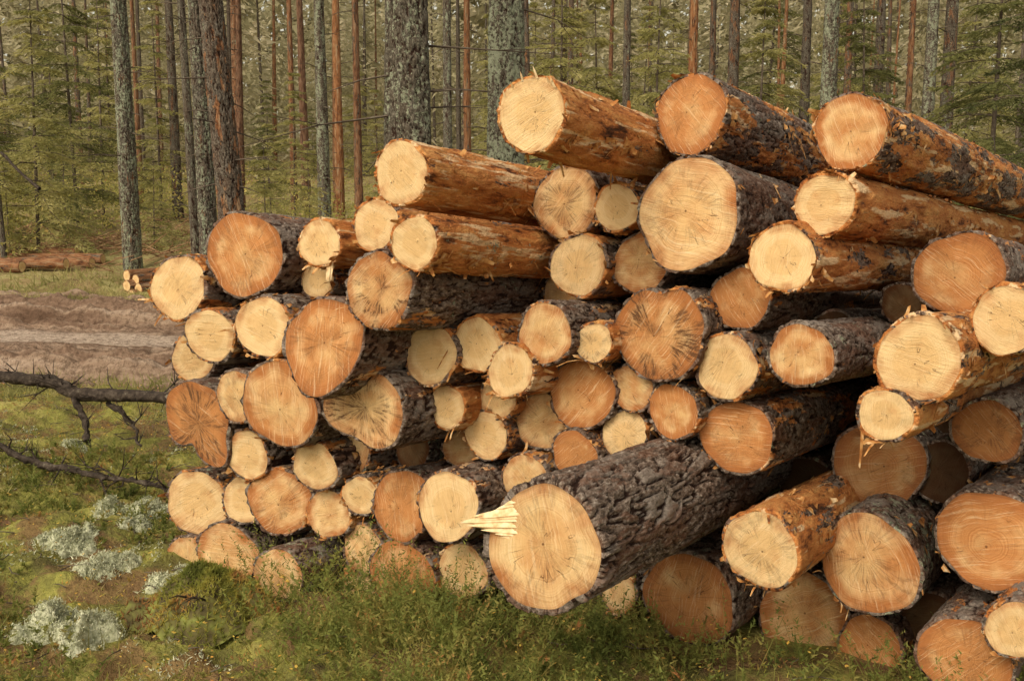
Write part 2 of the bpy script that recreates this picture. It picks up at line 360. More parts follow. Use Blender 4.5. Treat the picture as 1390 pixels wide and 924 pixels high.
def flakes(R,vis,n,seed,tilt=(0,0),endbias=.12):
    q=np.random.RandomState(seed+5)
    # torn shreds gather in a few patches
    cth=q.rand(7)*2*np.pi; cy=q.rand(7)*vis; ci=q.randint(0,7,n)
    th=cth[ci]+q.normal(0,.35,n); y=np.clip(cy[ci]+q.normal(0,.10,n),0,vis)
    m=q.rand(n)<.35; th[m]=q.rand(m.sum())*2*np.pi; y[m]=q.rand(m.sum())*vis
    e=q.rand(n)<endbias; y[e]=q.rand(e.sum())*.03
    nr=np.stack([np.cos(th),0*th,np.sin(th)],-1); tg=np.stack([-np.sin(th),0*th,np.cos(th)],-1); ax=np.array([[0,1.,0]])
    a=q.uniform(-.6,.6,n)+np.where(q.rand(n)<.5,np.pi,0)
    t=np.cos(a)[:,None]*ax+np.sin(a)[:,None]*tg; w=np.cross(nr,t)
    y=y+(tilt[0]*np.cos(th)+tilt[1]*np.sin(th))*R*np.exp(-y/.16)
    b=nr*(R*1.0)+ax*y[:,None]
    long=q.rand(n)<.10
    l=q.uniform(.015,.055,n)*(1+1.6*long); wd=q.uniform(.004,.018,n)*np.where(long,.5,1); lift=q.uniform(.0,.010,n)*(1+2.5*(q.rand(n)<.10))
    V=[]
    for k in range(4):
        f=k/3; p=b+t*(l*f)[:,None]+nr*(.002+lift*f*f)[:,None]-np.array([[0,0,1.]])*(long*l*.35*f*f)[:,None]; ww=w*(wd*(1-.6*f))[:,None]
        V+= [p-ww,p+ww]
    V=np.stack(V,1).reshape(-1,3)
    o=np.arange(n)[:,None]*8
    Fq=np.concatenate([np.stack([o[:,0]+2*k,o[:,0]+2*k+1,o[:,0]+2*k+3,o[:,0]+2*k+2],-1) for k in range(3)])
    return V,Fq
LG=[
(722,155,51,.60,.05,.1,0,.85,1.6,'pale log jutting furthest left on the crest with frayed peeling orange bark',dict(L=4.4)),
(938,155,55,-.1,.75,.3,0,.42,1.6,'red-brown log on the crest, between the frayed pale log and rightmost top log',dict(yaw=1)),
(1155,178,51,.15,.55,.1,0,.5,2.4,'highest log at the right, dark bark torn to orange along its length',dict(yaw=3.5,pitch=1)),
(545,235,43,.5,.05,.1,0,.75,1.5,'long orange-barked log topping the left half of the pile',{}),
(768,275,51,-.1,.35,.55,0,.35,.6,'log with star-shaped cracks under the frayed pale top log',{}),
(838,282,33,-.15,.0,.0,0,.55,.5,'small smooth pale log squeezed left of the wide upper log',{}),
(935,290,76,0,.35,.30,0,.15,1.0,'widest upper log, fan of saw streaks, dark rough bark',dict(shape=[(250,.08,18),(200,-.05,20),(300,-.04,20)])),
(1120,277,42,.25,.1,.0,0,.85,2.4,'long pale-ended log with smooth orange bark under the highest right log',dict(yaw=2.5,pitch=1.5)),
(1062,350,47,.35,.05,.0,0,.6,1.5,'cream-ended log below the long orange log, bark torn in strips',dict(yaw=1.5,pitch=1.5)),
(1302,372,60,-.1,.8,.2,.12,.3,.8,'big dull brown log end at the right under the long orange log',{}),
(1368,434,47,.45,.05,.0,0,.6,.8,'cream log cut off by the right edge below the dull brown one',{}),
(332,345,60,.1,.7,.35,0,.2,.8,'big red-brown log at the upper left corner of the pile',{}),
(242,390,45,.1,.1,.2,0,.45,.6,'leftmost upper log, pale and oval, beside the road',{}),
(434,330,33,.2,.1,.05,0,.8,.7,'small pale log with hanging splinter, between red-brown corner log and orange pair',{}),
(510,305,36,.0,.1,.1,0,.65,.8,'pale log behind and left of the short cream-ended orange log',{}),
(563,330,36,.7,.05,.05,0,.8,1.5,'cream-ended orange log projecting below the long top-left log',{}),
(432,380,26,-.1,.1,.1,.05,.5,.4,'little round log directly under the one with the hanging splinter',{}),
(516,392,54,.45,.55,1.,.12,.3,1.3,'dirty dark-streaked slanted log end under the cream-ended orange log',dict(shape=[(60,-.18,25),(200,.05,30)])),
(785,360,43,.1,.05,.25,0,.5,.6,'pale round log below the star-cracked log',{}),
(870,357,43,-.2,.5,.2,.12,.3,.5,'shaded tan log tucked under the left side of the widest upper log',{}),
(1005,405,44,-.2,.85,.2,.12,.2,.6,'shaded reddish log under the widest upper log, left of the cream torn-bark log',{}),
(768,400,34,-.25,.3,.2,.1,.5,.4,'mostly hidden tan log behind the pale round one below the star-cracked log',{}),
(285,455,38,.1,.05,.1,0,.35,.5,'pale oval log below the leftmost upper log',{}),
(262,484,34,-.1,.15,.2,.1,.35,.4,'half-hidden log at the left edge behind a pale oval one',{}),
(357,443,43,.15,.1,.05,0,.45,.6,'pale log directly under the red-brown corner log',{}),
(438,468,65,.15,.75,.4,0,.25,.7,'large orange irregular log end in the left half, with ragged top right edge',dict(shape=[(40,.12,25),(130,-.10,20),(260,.08,20),(320,-.05,20)])),
(740,453,43,.3,.45,.1,0,.3,.8,'tan log with orange ring at the middle of the pile, dark bark to its right',{}),
(806,465,28,.1,.0,.5,0,.6,.4,'tiny log with dark pith crack, just right of the ringed tan log',{}),
(895,453,67,.0,.7,.8,.05,.3,.7,'large rough brown log end with ragged rim in the centre of the pile',dict(shape=[(90,-.12,13),(60,.06,15),(120,.06,14)])),
(987,498,46,.2,.1,.15,0,.4,.6,'pale log touching the right side of the large rough brown one',{}),
(1088,482,46,.2,.5,.15,0,.15,1.1,'tan log with greenish flaky dark bark, middle right',{}),
(1247,487,58,.4,.15,.05,0,.65,.8,'big bright cream log at right with peeling orange bark',{}),
(1202,563,37,.35,.0,.1,0,.6,.6,'small bright log with frayed rim under the big bright cream log',{}),
(548,480,30,-.25,.3,.2,.2,.3,.3,'small shaded log behind and left of a pale log, right of the orange irregular one',{}),
(585,482,42,.05,.1,.1,0,.35,.5,'pale log at centre-left with frayed bark on its right',{}),
(648,468,37,.1,.1,.05,0,.75,.6,'pale log left of the ringed tan log, orange bark showing on top',{}),
(693,503,36,.2,.1,.05,0,.6,.5,'light log just below and left of the ringed tan log',{}),
(790,535,50,.0,.7,.1,.0,.35,.5,'smooth orange log end below the tiny cracked log',{}),
(858,527,33,-.1,.45,.2,.05,.3,.4,'small orange-tan log under the left of the large rough brown one',{}),
(914,558,39,.1,.75,.0,0,.4,.5,'small log with vivid orange ring below the large rough brown one',{}),
(848,590,36,.0,.0,.3,0,.4,.4,'small creamy log end just above the fallen giant log',{}),
(780,617,36,-.1,.95,.1,.05,.35,.4,'reddish small log just above the bark of the giant log',{}),
(735,572,41,.0,.35,.3,.05,.35,.4,'tan log below the light one, left of the smooth orange end',{}),
(676,540,30,.0,.2,.2,.05,.5,.4,'small tan log peeking out under the light one near the centre',{}),
(607,552,29,.15,.1,.1,0,.75,.6,'tiny pale log with orange bark right of the wide heart-shaped log',{}),
(660,590,34,.1,.1,.1,0,.5,.5,'small pale log below the tiny orange-barked one',{}),
(625,607,28,-.25,.4,.2,.3,.3,.3,'dim little log in shadow right of the wide heart-shaped log',{}),
(504,557,54,.30,.35,.8,.0,.2,.9,'wide heart-shaped log with dark grime along its top edge',dict(shape=[(180,.46,36),(108,-.16,16),(0,-.04,25),(235,-.10,18)],keep=1)),
(380,548,60,.15,.55,.2,0,.25,.6,'large log with pale centre and brown outer ring, lower left',{}),
(322,537,36,-.1,.3,.3,.05,.3,.4,'small log hidden between the dark heart and the pale-centred large log',{}),
(268,566,52,.05,.9,.75,.08,.15,.5,'dark red-brown heart-shaped log on the left edge of the pile',dict(shape=[(302,.42,22),(258,-.24,13),(212,.08,18),(75,-.08,18)],keep=1)),
(336,617,35,.1,.15,.05,0,.4,.4,'small smooth cream log under the pale-centred large log',{}),
(428,632,35,.1,.15,.1,0,.4,.5,'small cream log with bark peeling right, below the pale-centred large log',dict(keep=1)),
(474,617,33,-.05,.25,.1,.05,.4,.4,'small tan log under the wide heart-shaped log',dict(keep=1)),
(268,682,47,.1,.15,.05,0,.4,.6,'tall oval pale log on the left edge near the bottom',{}),
(329,678,33,.05,.1,.05,0,.4,.4,'small pale log right of the tall oval one',{}),
(380,680,48,.1,.55,.35,0,.3,.5,'tan log with dark crack between two small pale ones, lower left',{}),
(446,697,36,.15,.35,.05,0,.4,.4,'round log with orange ring right of the cracked tan log',{}),
(489,672,29,.05,.1,.1,0,.45,.4,'tiny pale log above and right of the orange-ringed round log',{}),
(546,685,49,.0,.75,.3,.03,.25,.5,'brown oval log left of the pale log beside the giant one',{}),
(608,687,50,.2,.1,.05,0,.3,.6,'bright pale log nearest to the splintered face of the giant log',{}),
(712,650,36,.1,.35,.2,.02,.35,.4,'half-covered tan log right behind the top of the giant log',{}),
(737,745,95,.85,.35,.30,0,.0,1.9,'giant log lying out of the pile with splintered cut and thick grey bark',dict(hero=True,yaw=1,pitch=1.5,shape=[(150,-.10,24),(265,.04,22),(310,-.10,24),(60,.05,25),(0,-.04,20),(215,-.05,20)])),
(1000,593,53,.12,.8,.3,0,.35,1.0,'orange-brown log with nicked face and shredded bark, right of centre',{}),
(1192,632,63,-.3,.75,.3,.42,.15,.6,'large dim brown log deep in shadow under the small bright frayed log',{}),
(1340,585,46,.05,.9,.5,.35,.15,.6,'dark red-brown log in the shadow at the right edge',{}),
(1032,745,53,.3,.1,.3,0,.65,.9,'yellowish log with dark crack pattern right of the giant log',{}),
(1180,765,69,.25,.45,.4,0,.15,.8,'large log with heavy curved saw streaks, lower right, lichen on bark',{}),
(1345,732,70,.1,.75,.15,0,.3,.7,'large smooth orange log end at the lower right edge',{}),
(254,757,32,.0,.35,.2,0,.35,.4,'little tan log at the bottom left corner of the pile',{}),
(310,755,48,.1,.5,.15,0,.25,.5,'light brown log on the ground next to the corner one, dark bark behind',{}),
(378,785,42,.15,.3,.15,0,.05,.8,'bottom row log rising from the heather with dark wet bark',{}),
(494,745,35,.0,.25,.5,0,.35,.4,'small log with cracked grey centre near the bottom row',{}),
(487,806,35,.1,.2,.1,0,.4,.4,'small cream log low in the heather',{}),
(545,780,50,.15,.75,.25,0,.3,.5,'brown-orange bottom log with frayed bark ring, left of the giant one',{}),
(628,774,40,.1,.15,.1,0,.35,.5,'pale bottom log touching the left of the giant log',{}),
(840,805,28,-.1,.2,.1,.1,.4,.3,'small cream log peeking out beneath the giant log',{}),
(935,812,65,.0,.85,.35,.28,.15,.6,'broad shadowed brown log end below the bark of the giant log',{}),
(1090,838,64,.1,.55,.3,.04,.2,.6,'big tan bottom log half sunk in the heather, lower right',{}),
(1180,876,44,.15,.8,.2,.04,.3,.5,'smaller orange bottom log beneath the heavy saw-streaked log',{}),
(1310,895,62,.2,.85,.3,.06,.25,.5,'dark orange bottom log cut by the bottom frame edge, right corner',{}),
(1380,855,42,.2,.15,.1,0,.35,.5,'pale log at the lower right corner cut by the right edge',{}),
(1225,412,30,-.35,.5,.3,.8,.2,.4,'dim log recessed behind the cream torn-bark log',{}),  # recessed logs from here on: gap shade painted into their near-black ends
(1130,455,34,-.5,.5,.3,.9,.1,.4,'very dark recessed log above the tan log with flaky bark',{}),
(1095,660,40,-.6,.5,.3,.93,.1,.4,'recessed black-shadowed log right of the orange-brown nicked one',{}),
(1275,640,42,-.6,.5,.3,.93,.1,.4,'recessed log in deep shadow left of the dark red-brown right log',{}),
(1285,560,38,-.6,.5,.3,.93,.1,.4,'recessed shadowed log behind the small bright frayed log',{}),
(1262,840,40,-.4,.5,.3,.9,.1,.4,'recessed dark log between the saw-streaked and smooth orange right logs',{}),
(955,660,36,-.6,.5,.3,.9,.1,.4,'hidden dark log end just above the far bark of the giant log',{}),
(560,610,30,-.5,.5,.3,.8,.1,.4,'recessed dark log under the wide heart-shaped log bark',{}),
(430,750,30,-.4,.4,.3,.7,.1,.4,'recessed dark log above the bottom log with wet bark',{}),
]
n3=np.array([nrm2[0],nrm2[1],0.]); P0=np.array([PL[0],PL[1],0.])
def adir(yaw,pitch):
    y,p=math.radians(yaw),math.radians(pitch)
    return np.array([math.sin(y)*math.cos(p),math.cos(y)*math.cos(p),math.sin(p)])
def capt(px,py,o):
    r=ray(px,py); t=(n3@(P0-CAM)-o)/(n3@r); return CAM+r*t,t
AM=adir(33,-5); U_=np.cross(AM,[0,0,1.]);U_/=np.linalg.norm(U_);V_=np.cross(U_,AM)
AX=[]
for l in LG:
    e=l[10]; AX.append(adir(31+4*min(max((l[0]-700)/700,0),1)+e.get('yaw',0),-5+e.get('pitch',0)))
def cs(i,o):
    Pp,t=capt(LG[i][0],LG[i][1],o); Q=Pp+AX[i]*(o/(n3@AX[i]))
    return np.array([Q@U_,Q@V_,LG[i][2]/F*t*.96])
n=len(LG); O=np.array([l[3] for l in LG]); cur=np.array([cs(i,O[i]) for i in range(n)])
for it in range(25):
    for i in range(n):
        if LG[i][10].get('keep'): continue
        best=None; oth=np.arange(n)!=i
        for o in set([O[i]]+[LG[i][3]+d for d in (-.3,-.2,-.12,-.06,0,.06,.12,.2,.3)]+[O[i]-.03,O[i]+.03]):
            if abs(o-LG[i][3])>.3: continue
            c=cs(i,o); d=np.hypot(cur[oth,0]-c[0],cur[oth,1]-c[1]); ov=np.clip(cur[oth,2]+c[2]-d,0,None)
            k=(ov**2).sum()+.009*(o-LG[i][3])**2
            if best is None or k<best[0]: best=(k,o,c)
        O[i]=best[1];cur[i]=best[2]
for i,l in enumerate(LG):
    px,py,r,_,tone,dirt,dk_shade,orange,vis,label,e=l
    Pp,t=capt(px,py,O[i]); R=r/F*t*1.0
    ax=Vector(AX[i]); u=ax.cross(Vector((0,0,1))).normalized(); v=u.cross(ax)
    root=empty('log',Pp)
    root.rotation_euler=Matrix((u,ax,v)).transposed().to_euler()
    tag(root,label,'log','sawn logs stacked in the big pile')
    hero=e.get('hero'); q=random.Random(i)
    big=vis>=1.2
    sk=.20*min(max((800-px)/480,0),1)
    tilt=(sk+q.uniform(-.07,.07),q.uniform(-.09,.09))
    if hero: tilt=(.02,-.05)
    V,Fq,r0,r1,uv=side(R,e.get('L',4.1+q.uniform(-.2,.3)),vis,orange,i*13+1,e.get('shape'),nt=260 if hero else (120 if big else 84),ds=.006 if hero else .011,
                    tilt=tilt,taper=-.09 if hero else q.uniform(-.05,.02),thick=.021 if hero else None,cell=.036 if hero else .026)
    bk=obj('bark',mesh('bark',V,Fq,BARK,uv=uv),root,(orange,q.uniform(.1,.45)+(.25 if orange<.2 else 0)-(.35 if hero else 0),0,1))
    for k,rg in enumerate((r0,r1)):
        V,Fc,U=cap(rg,i+k*500)
        obj('cut_face',mesh('cut_face',V,Fc,CUT,uv=U),root,(tone,dirt,dk_shade,1))
    if (orange>.32 or r>62) and not hero:
        V,Fq=flakes(R*1.0,min(vis,1.8),int((110 if orange>.4 else 36)*(.5+vis)),i,tilt)
        obj('loose_bark',mesh('loose_bark',V,Fq,TORN,smooth=False),root,stuff=True)
    if hero or i in (0,13):
        q2=np.random.RandomState(5+i); Vs=[];Fs=[];o_=0
        ns=13 if hero else 7
        for k in range(ns):
            if hero:
                f=(k+.5)/ns*2-1; hw=.46*R/ns
                lf=[.30,.42,.70,.62,.98,.86,1.16,1.05,.80,.92,.55,.40,.25][k]; s0=q2.uniform(-.20,-.02)
                def pt3(s_,f_):
                    x_=-R*(.44+.72*s_); z_=R*((.34+.30*f_)*(1-s_)+(.25+.16*f_)*s_); y_=tilt[0]*x_+tilt[1]*z_+.010-R*.24*max(s_,0)-.008*sm(np.array(s_),0,.35)
                    return np.array([x_,float(y_),z_])
                lay=q2.uniform(-.004,.004)
                for s_,wf in ((s0,.5),(.20,1.15) if lf>.5 else (.08,1.1),(.66*lf,.95),(lf,.10)):
                    c_=pt3(s_,f)+np.array([0,lay,0]); w_=hw*wf*1.25
                    Vs.append(np.array([c_+[0,-.002*wf,w_],c_+[0,-.005*wf,-w_*.1],c_+[0,.004*wf+.014*(1-s_),-w_],c_+[0,.006*wf+.014*(1-s_),w_]]))
                for j in range(3):
                    a0=o_+4*j; Fs.append(np.array([[a0+m,a0+(m+1)%4,a0+4+(m+1)%4,a0+4+m] for m in range(4)]))
                o_+=16
                continue
            elif i==13:
                base=np.array([R*q2.uniform(.3,.7),.02,-R*q2.uniform(.5,.8)]); tip=base+np.array([.01,-.02,-q2.uniform(.04,.09)]); w=.006; a=np.array([[1,0,0.],[-.5,.8,0],[-.5,-.8,0]])
            else:
                aa=q2.uniform(.3,2.9); base=np.array([R*.93*math.cos(aa),0,R*.93*math.sin(aa)]); tip=base+np.array([q2.uniform(-.01,.01),-.02,q2.uniform(.01,.04)]); w=.005; a=np.array([[1,0,0.],[-.5,.8,0],[-.5,-.8,0]])
            m=(base*.4+tip*.6)
            for pt,s in ((base,1),(m,.75),(tip,.08)): Vs.append(pt+a*w*s)
            Fs.append(np.array([[0,1,4,3],[1,2,5,4],[2,0,3,5],[3,4,7,6],[4,5,8,7],[5,3,6,8]])+o_); o_+=9
        obj('splinters',mesh('splinters',np.concatenate(Vs),np.concatenate(Fs),SPL,smooth=False),root,stuff=True)
# ---------------------------------------------------------------- trees
def needles(base,dirv,ln,wd,q):
    n=len(base); s=q.normal(size=(n,3)); w=np.cross(dirv,s); w/=np.linalg.norm(w,axis=1)[:,None]+1e-9
    V=np.stack([base-w*wd[:,None],base+w*wd[:,None],base+dirv*ln[:,None]],1).reshape(-1,3)
    return V
def trimesh(name,V,mat): return mesh(name,V,np.arange(len(V)).reshape(-1,3),mat,smooth=False)
def spruce(h,seed,z0=.08,nw=24,spread=.30,dens=1.0,size=1.0):
    q=np.random.RandomState(seed); B=[];D=[];Ln=[];tw=[]
    for w in range(nw):
        zz=h*(z0+(1-z0)*(w+q.rand()*.6)/nw); Lb0=(h-zz)*spread+.12
        for k in range(int(4+q.rand()*3)):
            if q.rand()<.2: continue
            az=q.rand()*6.283; Lb=Lb0*q.uniform(.5,1.2); ns=max(4,int(Lb/.085*dens))
            s=np.linspace(.12,1,ns); ca,sa=math.cos(az),math.sin(az); dr=q.uniform(.3,.75)
            pz=zz+.10*s*Lb-dr*s*s*Lb+.18*s**3*Lb
            p=np.stack([ca*s*Lb,sa*s*Lb,pz],-1)
            tw.append((p[0],p[-1]))
            for sg in (-1,1):
                lt=(.36*(1-s)*Lb+.05)*q.uniform(.5,1.3,ns); a2=az+sg*.95
                dv=np.stack([np.full(ns,math.cos(a2)),np.full(ns,math.sin(a2)),q.uniform(-.9,-.1,ns)],-1)
                for f in np.linspace(.1,1,5):
                    b=p+dv*(lt*f)[:,None]
                    for sg2 in (-1,1):
                        a3=a2+sg2*.6; d2=np.stack([np.full(ns,math.cos(a3)),np.full(ns,math.sin(a3)),q.uniform(-.9,.3,ns)],-1)
                        B.append(b);D.append(d2);Ln.append(np.full(ns,.055*size)*q.uniform(.6,1.5,ns))
    B=np.concatenate(B);D=np.concatenate(D);Ln=np.concatenate(Ln)
    V=needles(B,D,Ln,Ln*.16,q)
    parts=[tube(np.array([[0,0,0],[0,0,h*.5],[0,0,h*.98]]),np.array([.012*h*.55,.009*h*.5,.004]),7)]
    for a,b in tw: parts.append(tube(np.array([[0,0,a[2]],(a+b)/2+[0,0,.05],b]),np.array([.006,.004,.002])*(h/4+.4),3))
    return V,merge(parts)
SPR=[]
for k,(h,sd) in enumerate(((5.5,1),(4.2,2),(7.5,3),(2.6,4),(6.5,5))):
    V,(TV,TF)=spruce(h,sd,nw=int(8+h*2.0),size=1.3 if h>5 else 1.0,spread=.22 if k==4 else .28)
    SPR.append((V,TV,TF))
SM={}
def sprmesh(k,mat):
    if (k,mat.name) not in SM:
        V,TV,TF=SPR[k]; SM[(k,mat.name)]=(trimesh('crown',V,mat),mesh('trunk',TV,TF,TWIG))
    return SM[(k,mat.name)]
def put_spruce(x,y,k,mat,s,label,group=None,name='young_spruce'):
    r=empty(name,(x,y,float(gh(np.array(x),np.array(y)))-.05)); r.scale=(s,s,s*random.uniform(.92,1.1)); r.rotation_euler=(random.uniform(-.04,.04),random.uniform(-.04,.04),random.uniform(0,6.28))
    c,t=sprmesh(k,mat); obj('crown',c,r); obj('trunk',t,r); tag(r,label,'tree',group)
def pinecrown(seed,h0,h1,rad,n):
    q=np.random.RandomState(seed); cl=[]
    for k in range(22):
        a=q.rand()*6.28;rr=rad*math.sqrt(q.rand());cl.append((rr*math.cos(a),rr*math.sin(a),q.uniform(h0,h1)))
    cl=np.array(cl)[q.randint(0,22,n)]; b=cl+q.normal(size=(n,3))*np.array([.35,.35,.22]); d=q.normal(size=(n,3));d/=np.linalg.norm(d,axis=1)[:,None]
    ln=q.uniform(.10,.25,n); return needles(b,d,ln,ln*.25,q)
PC=[trimesh('crown',pinecrown(60+k,12.5,16.5,1.5,900),NEEDLE) for k in range(2)]
def branch_parts(seed,R,n,z0,z1,lmin,lmax):
    q=np.random.RandomState(seed); ps=[]
    for k in range(n):
        z=q.uniform(z0,z1);a=q.rand()*6.28;l=q.uniform(lmin,lmax)*(.4+.6*q.rand());dr=q.uniform(-.5,.15)
        d=np.array([math.cos(a),math.sin(a),dr]); p0=np.array([math.cos(a)*R*.7,math.sin(a)*R*.7,z])
        p1=p0+d*l*.5+[0,0,.05*l]; p2=p0+d*l+q.uniform(-.1,.1,3)*l
        ps.append(tube([p0,p1,p2],[.007+.006*l,.006,.002],4))
        if l>.4: ps.append(tube([p1,p1+(d+q.uniform(-.6,.6,3))*l*.35],[.005,.002],3))
    return merge(ps)
TM=[]
for k in range(6):
    V,Fq,_,_,uv=side(.13,16,5.5,.2,900+k,None,nt=20,ds=.07,taper=-.13,thick=.010)
    TM.append(mesh('trunk',V,Fq,BARK,uv=uv))
TB=[mesh('branches',*branch_parts(300+k,.12,30,1.2,8,.25,1.0),TWIG) for k in range(4)]
def put_tree(px,Y,wpx,orange,lich,label,group=None,lean=0.,hero=False,br=True,mute=.85):
    x=(px-695)/F*Y/cp*1.0
    z=float(gh(np.array(x),np.array(Y)))-.1
    R=wpx*Y/F/2
    r=empty('pine_tree',(x,Y,z)); r.rotation_euler=(random.uniform(-.012,.012),math.radians(lean),0)
    if hero:
        V,Fq,_,_,uv=side(R,15,6.5,.1,int(px)*3+5,None,nt=84,ds=.022,taper=-.10,thick=.022,amp=1.2,cell=.034); t=obj('trunk',mesh('trunk',V,Fq,BARK,uv=uv),r,(orange,lich,mute,1))
    else:
        t=obj('trunk',random.choice(TM),r,(orange,lich,mute,1)); t.scale=(R/.13,1,R/.13)
    t.rotation_euler=(math.pi/2,0,0)
    if br:
        b=obj('branches',random.choice(TB),r,stuff=True); b.rotation_euler=(0,0,random.uniform(0,6.28)); b.scale=(max(R/.13,.6),)*2+(1,)
    c=obj('crown',random.choice(PC),r); c.rotation_euler=(0,0,random.uniform(0,6.28))
    tag(r,label,'tree',group)
put_tree(185,18,25,.25,.85,'grey lichen-speckled pine standing alone beyond the muddy road at left',lean=-.3,hero=True)
put_tree(272,16,13,.1,.6,'slim dark trunk with twiggy stubs, left of a close pair of trunks',lean=-1)
put_tree(290,15,25,.2,.75,'grey lichen-spotted pine left beside the dark reddish pine',lean=-.8,hero=True)
put_tree(330,13,36,.35,.30,'dark reddish pine leaning left just behind the corner of the pile',lean=-3.5,hero=True,mute=.7)
put_tree(558,9.5,66,-.6,.72,'thick dark pine with pale lichen flecks rising behind the top-left log',lean=0,hero=True,mute=1)
put_tree(686,11,52,-.5,.98,'thick lichen-green pine just left of the frayed pale crest log',lean=.3,hero=True,mute=1)
put_tree(445,20,19,.15,.8,'straight grey-green trunk between reddish pines and the dark leaning one',lean=-.2)
put_tree(466,26,14,.85,.1,'bright reddish pine trunk, left one of a close pair',mute=.6)
put_tree(491,24,12,.6,.1,'slender reddish-brown pine right of the bright red one',mute=.8)
put_tree(405,30,10,.7,.2,'thin reddish trunk between the leaning dark pine and grey-green trunk',mute=.75)
put_tree(610,15,14,.1,.7,'thin knobbly trunk with dead stubs between the two thick pines')
put_tree(636,24,12,.75,.1,'slim pinkish trunk left of the lichen-green pine',mute=.7)
put_tree(845,20,13,.3,.6,'thin grey trunk rising right behind the frayed crest log')
put_tree(932,26,15,.8,.1,'reddish trunk rising behind the red-brown crest log',mute=.6)
put_tree(984,22,19,.4,.3,'brown trunk right of the red-brown crest log tip')
put_tree(957,30,12,.4,.3,'thin brown trunk between two crest-log trunks')
put_tree(1080,24,16,.2,.4,'dark trunk left of the grey speckled pine, right of centre')
put_tree(1111,17,23,.25,.9,'grey speckled pine left of the highest right log',hero=True)
put_tree(1135,30,13,.5,.3,'thin reddish trunk right against the grey speckled pine',mute=.75)
put_tree(1176,26,16,.3,.4,'brown trunk directly over the highest right log')
put_tree(1216,36,11,.6,.2,'faint pinkish trunk right of the brown one over the highest log',mute=.75)
put_tree(1243,18,20,.1,.85,'dark lichen-covered trunk, left of a pair at upper right')
put_tree(1266,19,21,.35,.6,'brownish lichen trunk, right of a pair at upper right')
put_tree(1372,20,18,.15,.4,'dark trunk among spruce boughs at the far upper right')
put_tree(14,18,8,.1,.6,'very thin leaning sapling trunk at the far left edge',lean=-2)
put_tree(250,26,14,.3,.4,'thin brown trunk left of the slim dark twiggy one')
rt=np.random.RandomState(4)
for _ in range(78):
    Y=rt.uniform(27,64); px=rt.uniform(-250,1640)
    put_tree(px,Y,rt.uniform(.14,.32)*F/Y,rt.choice([.15,.4,.7,.9]),rt.uniform(.1,.6),'slender pine trunk standing deep in the forest behind the pile','pine trunks deep in the background forest',lean=rt.uniform(-1.4,1.4),br=rt.rand()<.6,mute=rt.uniform(.6,.95))
near=[(60,19,0,NEEDLE_L,1.0,'feathery light green spruce at the far left beyond the road'),
(115,23,2,NEEDLE,.9,'tall drooping green spruce left of the lone lichen pine'),
(375,17,1,NEEDLE_L,.62,'bright yellow-green young spruce right of the dark leaning pine'),
(405,24,0,NEEDLE_L,.7,'soft green spruce behind the bright yellow-green one'),
(-15,24,2,NEEDLE,1.0,'dark spruce cut by the left edge of the view'),
(228,26,4,NEEDLE_L,.9,'airy spruce between the lone pine and the slim dark trunk'),
(880,18,4,NEEDLE_L,.8,'light green spruce behind the crest log gap at centre right'),
(1020,22,0,NEEDLE_L,1.1,'pale green bushy spruce above the red-brown crest log'),
(1330,15,2,NEEDLE,.9,'big drooping green spruce at the upper right'),
(1395,13,2,NEEDLE_D,.8,'dark drooping spruce at the upper right edge'),
(1290,23,2,NEEDLE_L,.9,'lighter spruce behind the paired trunks at upper right'),
(760,21,2,NEEDLE_L,.8,'green spruce behind the frayed pale crest log'),
(810,26,0,NEEDLE_L,1.1,'small light spruce deep behind the crest logs'),
(1165,24,2,NEEDLE,.9,'green spruce behind the highest right log'),
(520,26,1,NEEDLE_L,.8,'small light spruce left of the thick dark pine'),
(150,30,4,NEEDLE_L,1.0,'broad green spruce behind the lone lichen pine'),
(22,18.5,3,NEEDLE_L,.75,'knee-high bright spruce sapling near the thin leaning trunk at far left'),
(98,21,1,NEEDLE_L,.55,'bushy low spruce sapling behind the low log heap'),
(215,20,3,NEEDLE_L,.8,'small spruce sapling just right of the lone lichen pine'),
(365,16,3,NEEDLE_L,.85,'low bushy sapling right at the foot of the dark leaning pine'),
(425,19,1,NEEDLE_L,.5,'short bushy sapling left of the straight grey-green trunk')]
for px,Y,k,m,s,lb in near:
    put_spruce((px-695)/F*Y/cp,Y,k,m,s,lb,'young spruces between the pines')
for k in range(48):
    Y=rt.uniform(29,58); px=rt.uniform(-250,1650)
    put_spruce((px-695)/F*Y/cp,Y,rt.choice([0,1,2,4,4]),[NEEDLE,NEEDLE_L,NEEDLE_L,NEEDLE_L][rt.randint(4)],rt.uniform(.6,1.6),'green spruce standing deep among the background pines','spruces deep in the background forest',name='spruce_tree')
Vs=[]
for k in range(300):
    x=rt.uniform(-62,62);y=rt.uniform(52,88);h=rt.uniform(8,23);n_=600; z0=float(base_h(np.array(x),np.array(y)))
    t=rt.rand(n_)**1.1; rr=(1-t)*h*.16+.3; a=rt.rand(n_)*6.283; u=np.sqrt(rt.rand(n_))
    b=np.stack([x+rr*u*np.cos(a),y+rr*u*np.sin(a),z0+t*h-.3*rr*u],-1); d=np.stack([np.cos(a),np.sin(a),rt.uniform(-.9,.1,n_)],-1)
    ln=rt.uniform(.2,.55,n_); Vs.append(needles(b,d,ln,ln*.22,rt))
n_=56000
b=np.stack([rt.uniform(-85,85,n_),rt.uniform(90,104,n_),4+27*rt.rand(n_)**1.1],-1); d=rt.normal(size=(n_,3));d/=np.linalg.norm(d,axis=1)[:,None]; ln=rt.uniform(.6,1.5,n_)
Vs.append(needles(b,d,ln,ln*.4,rt))
tag(obj('distant_forest',trimesh('distant_forest',np.concatenate(Vs),FAR_HAZE)),'dense haze-tinted green forest mass in the far background','forest',kind='stuff')
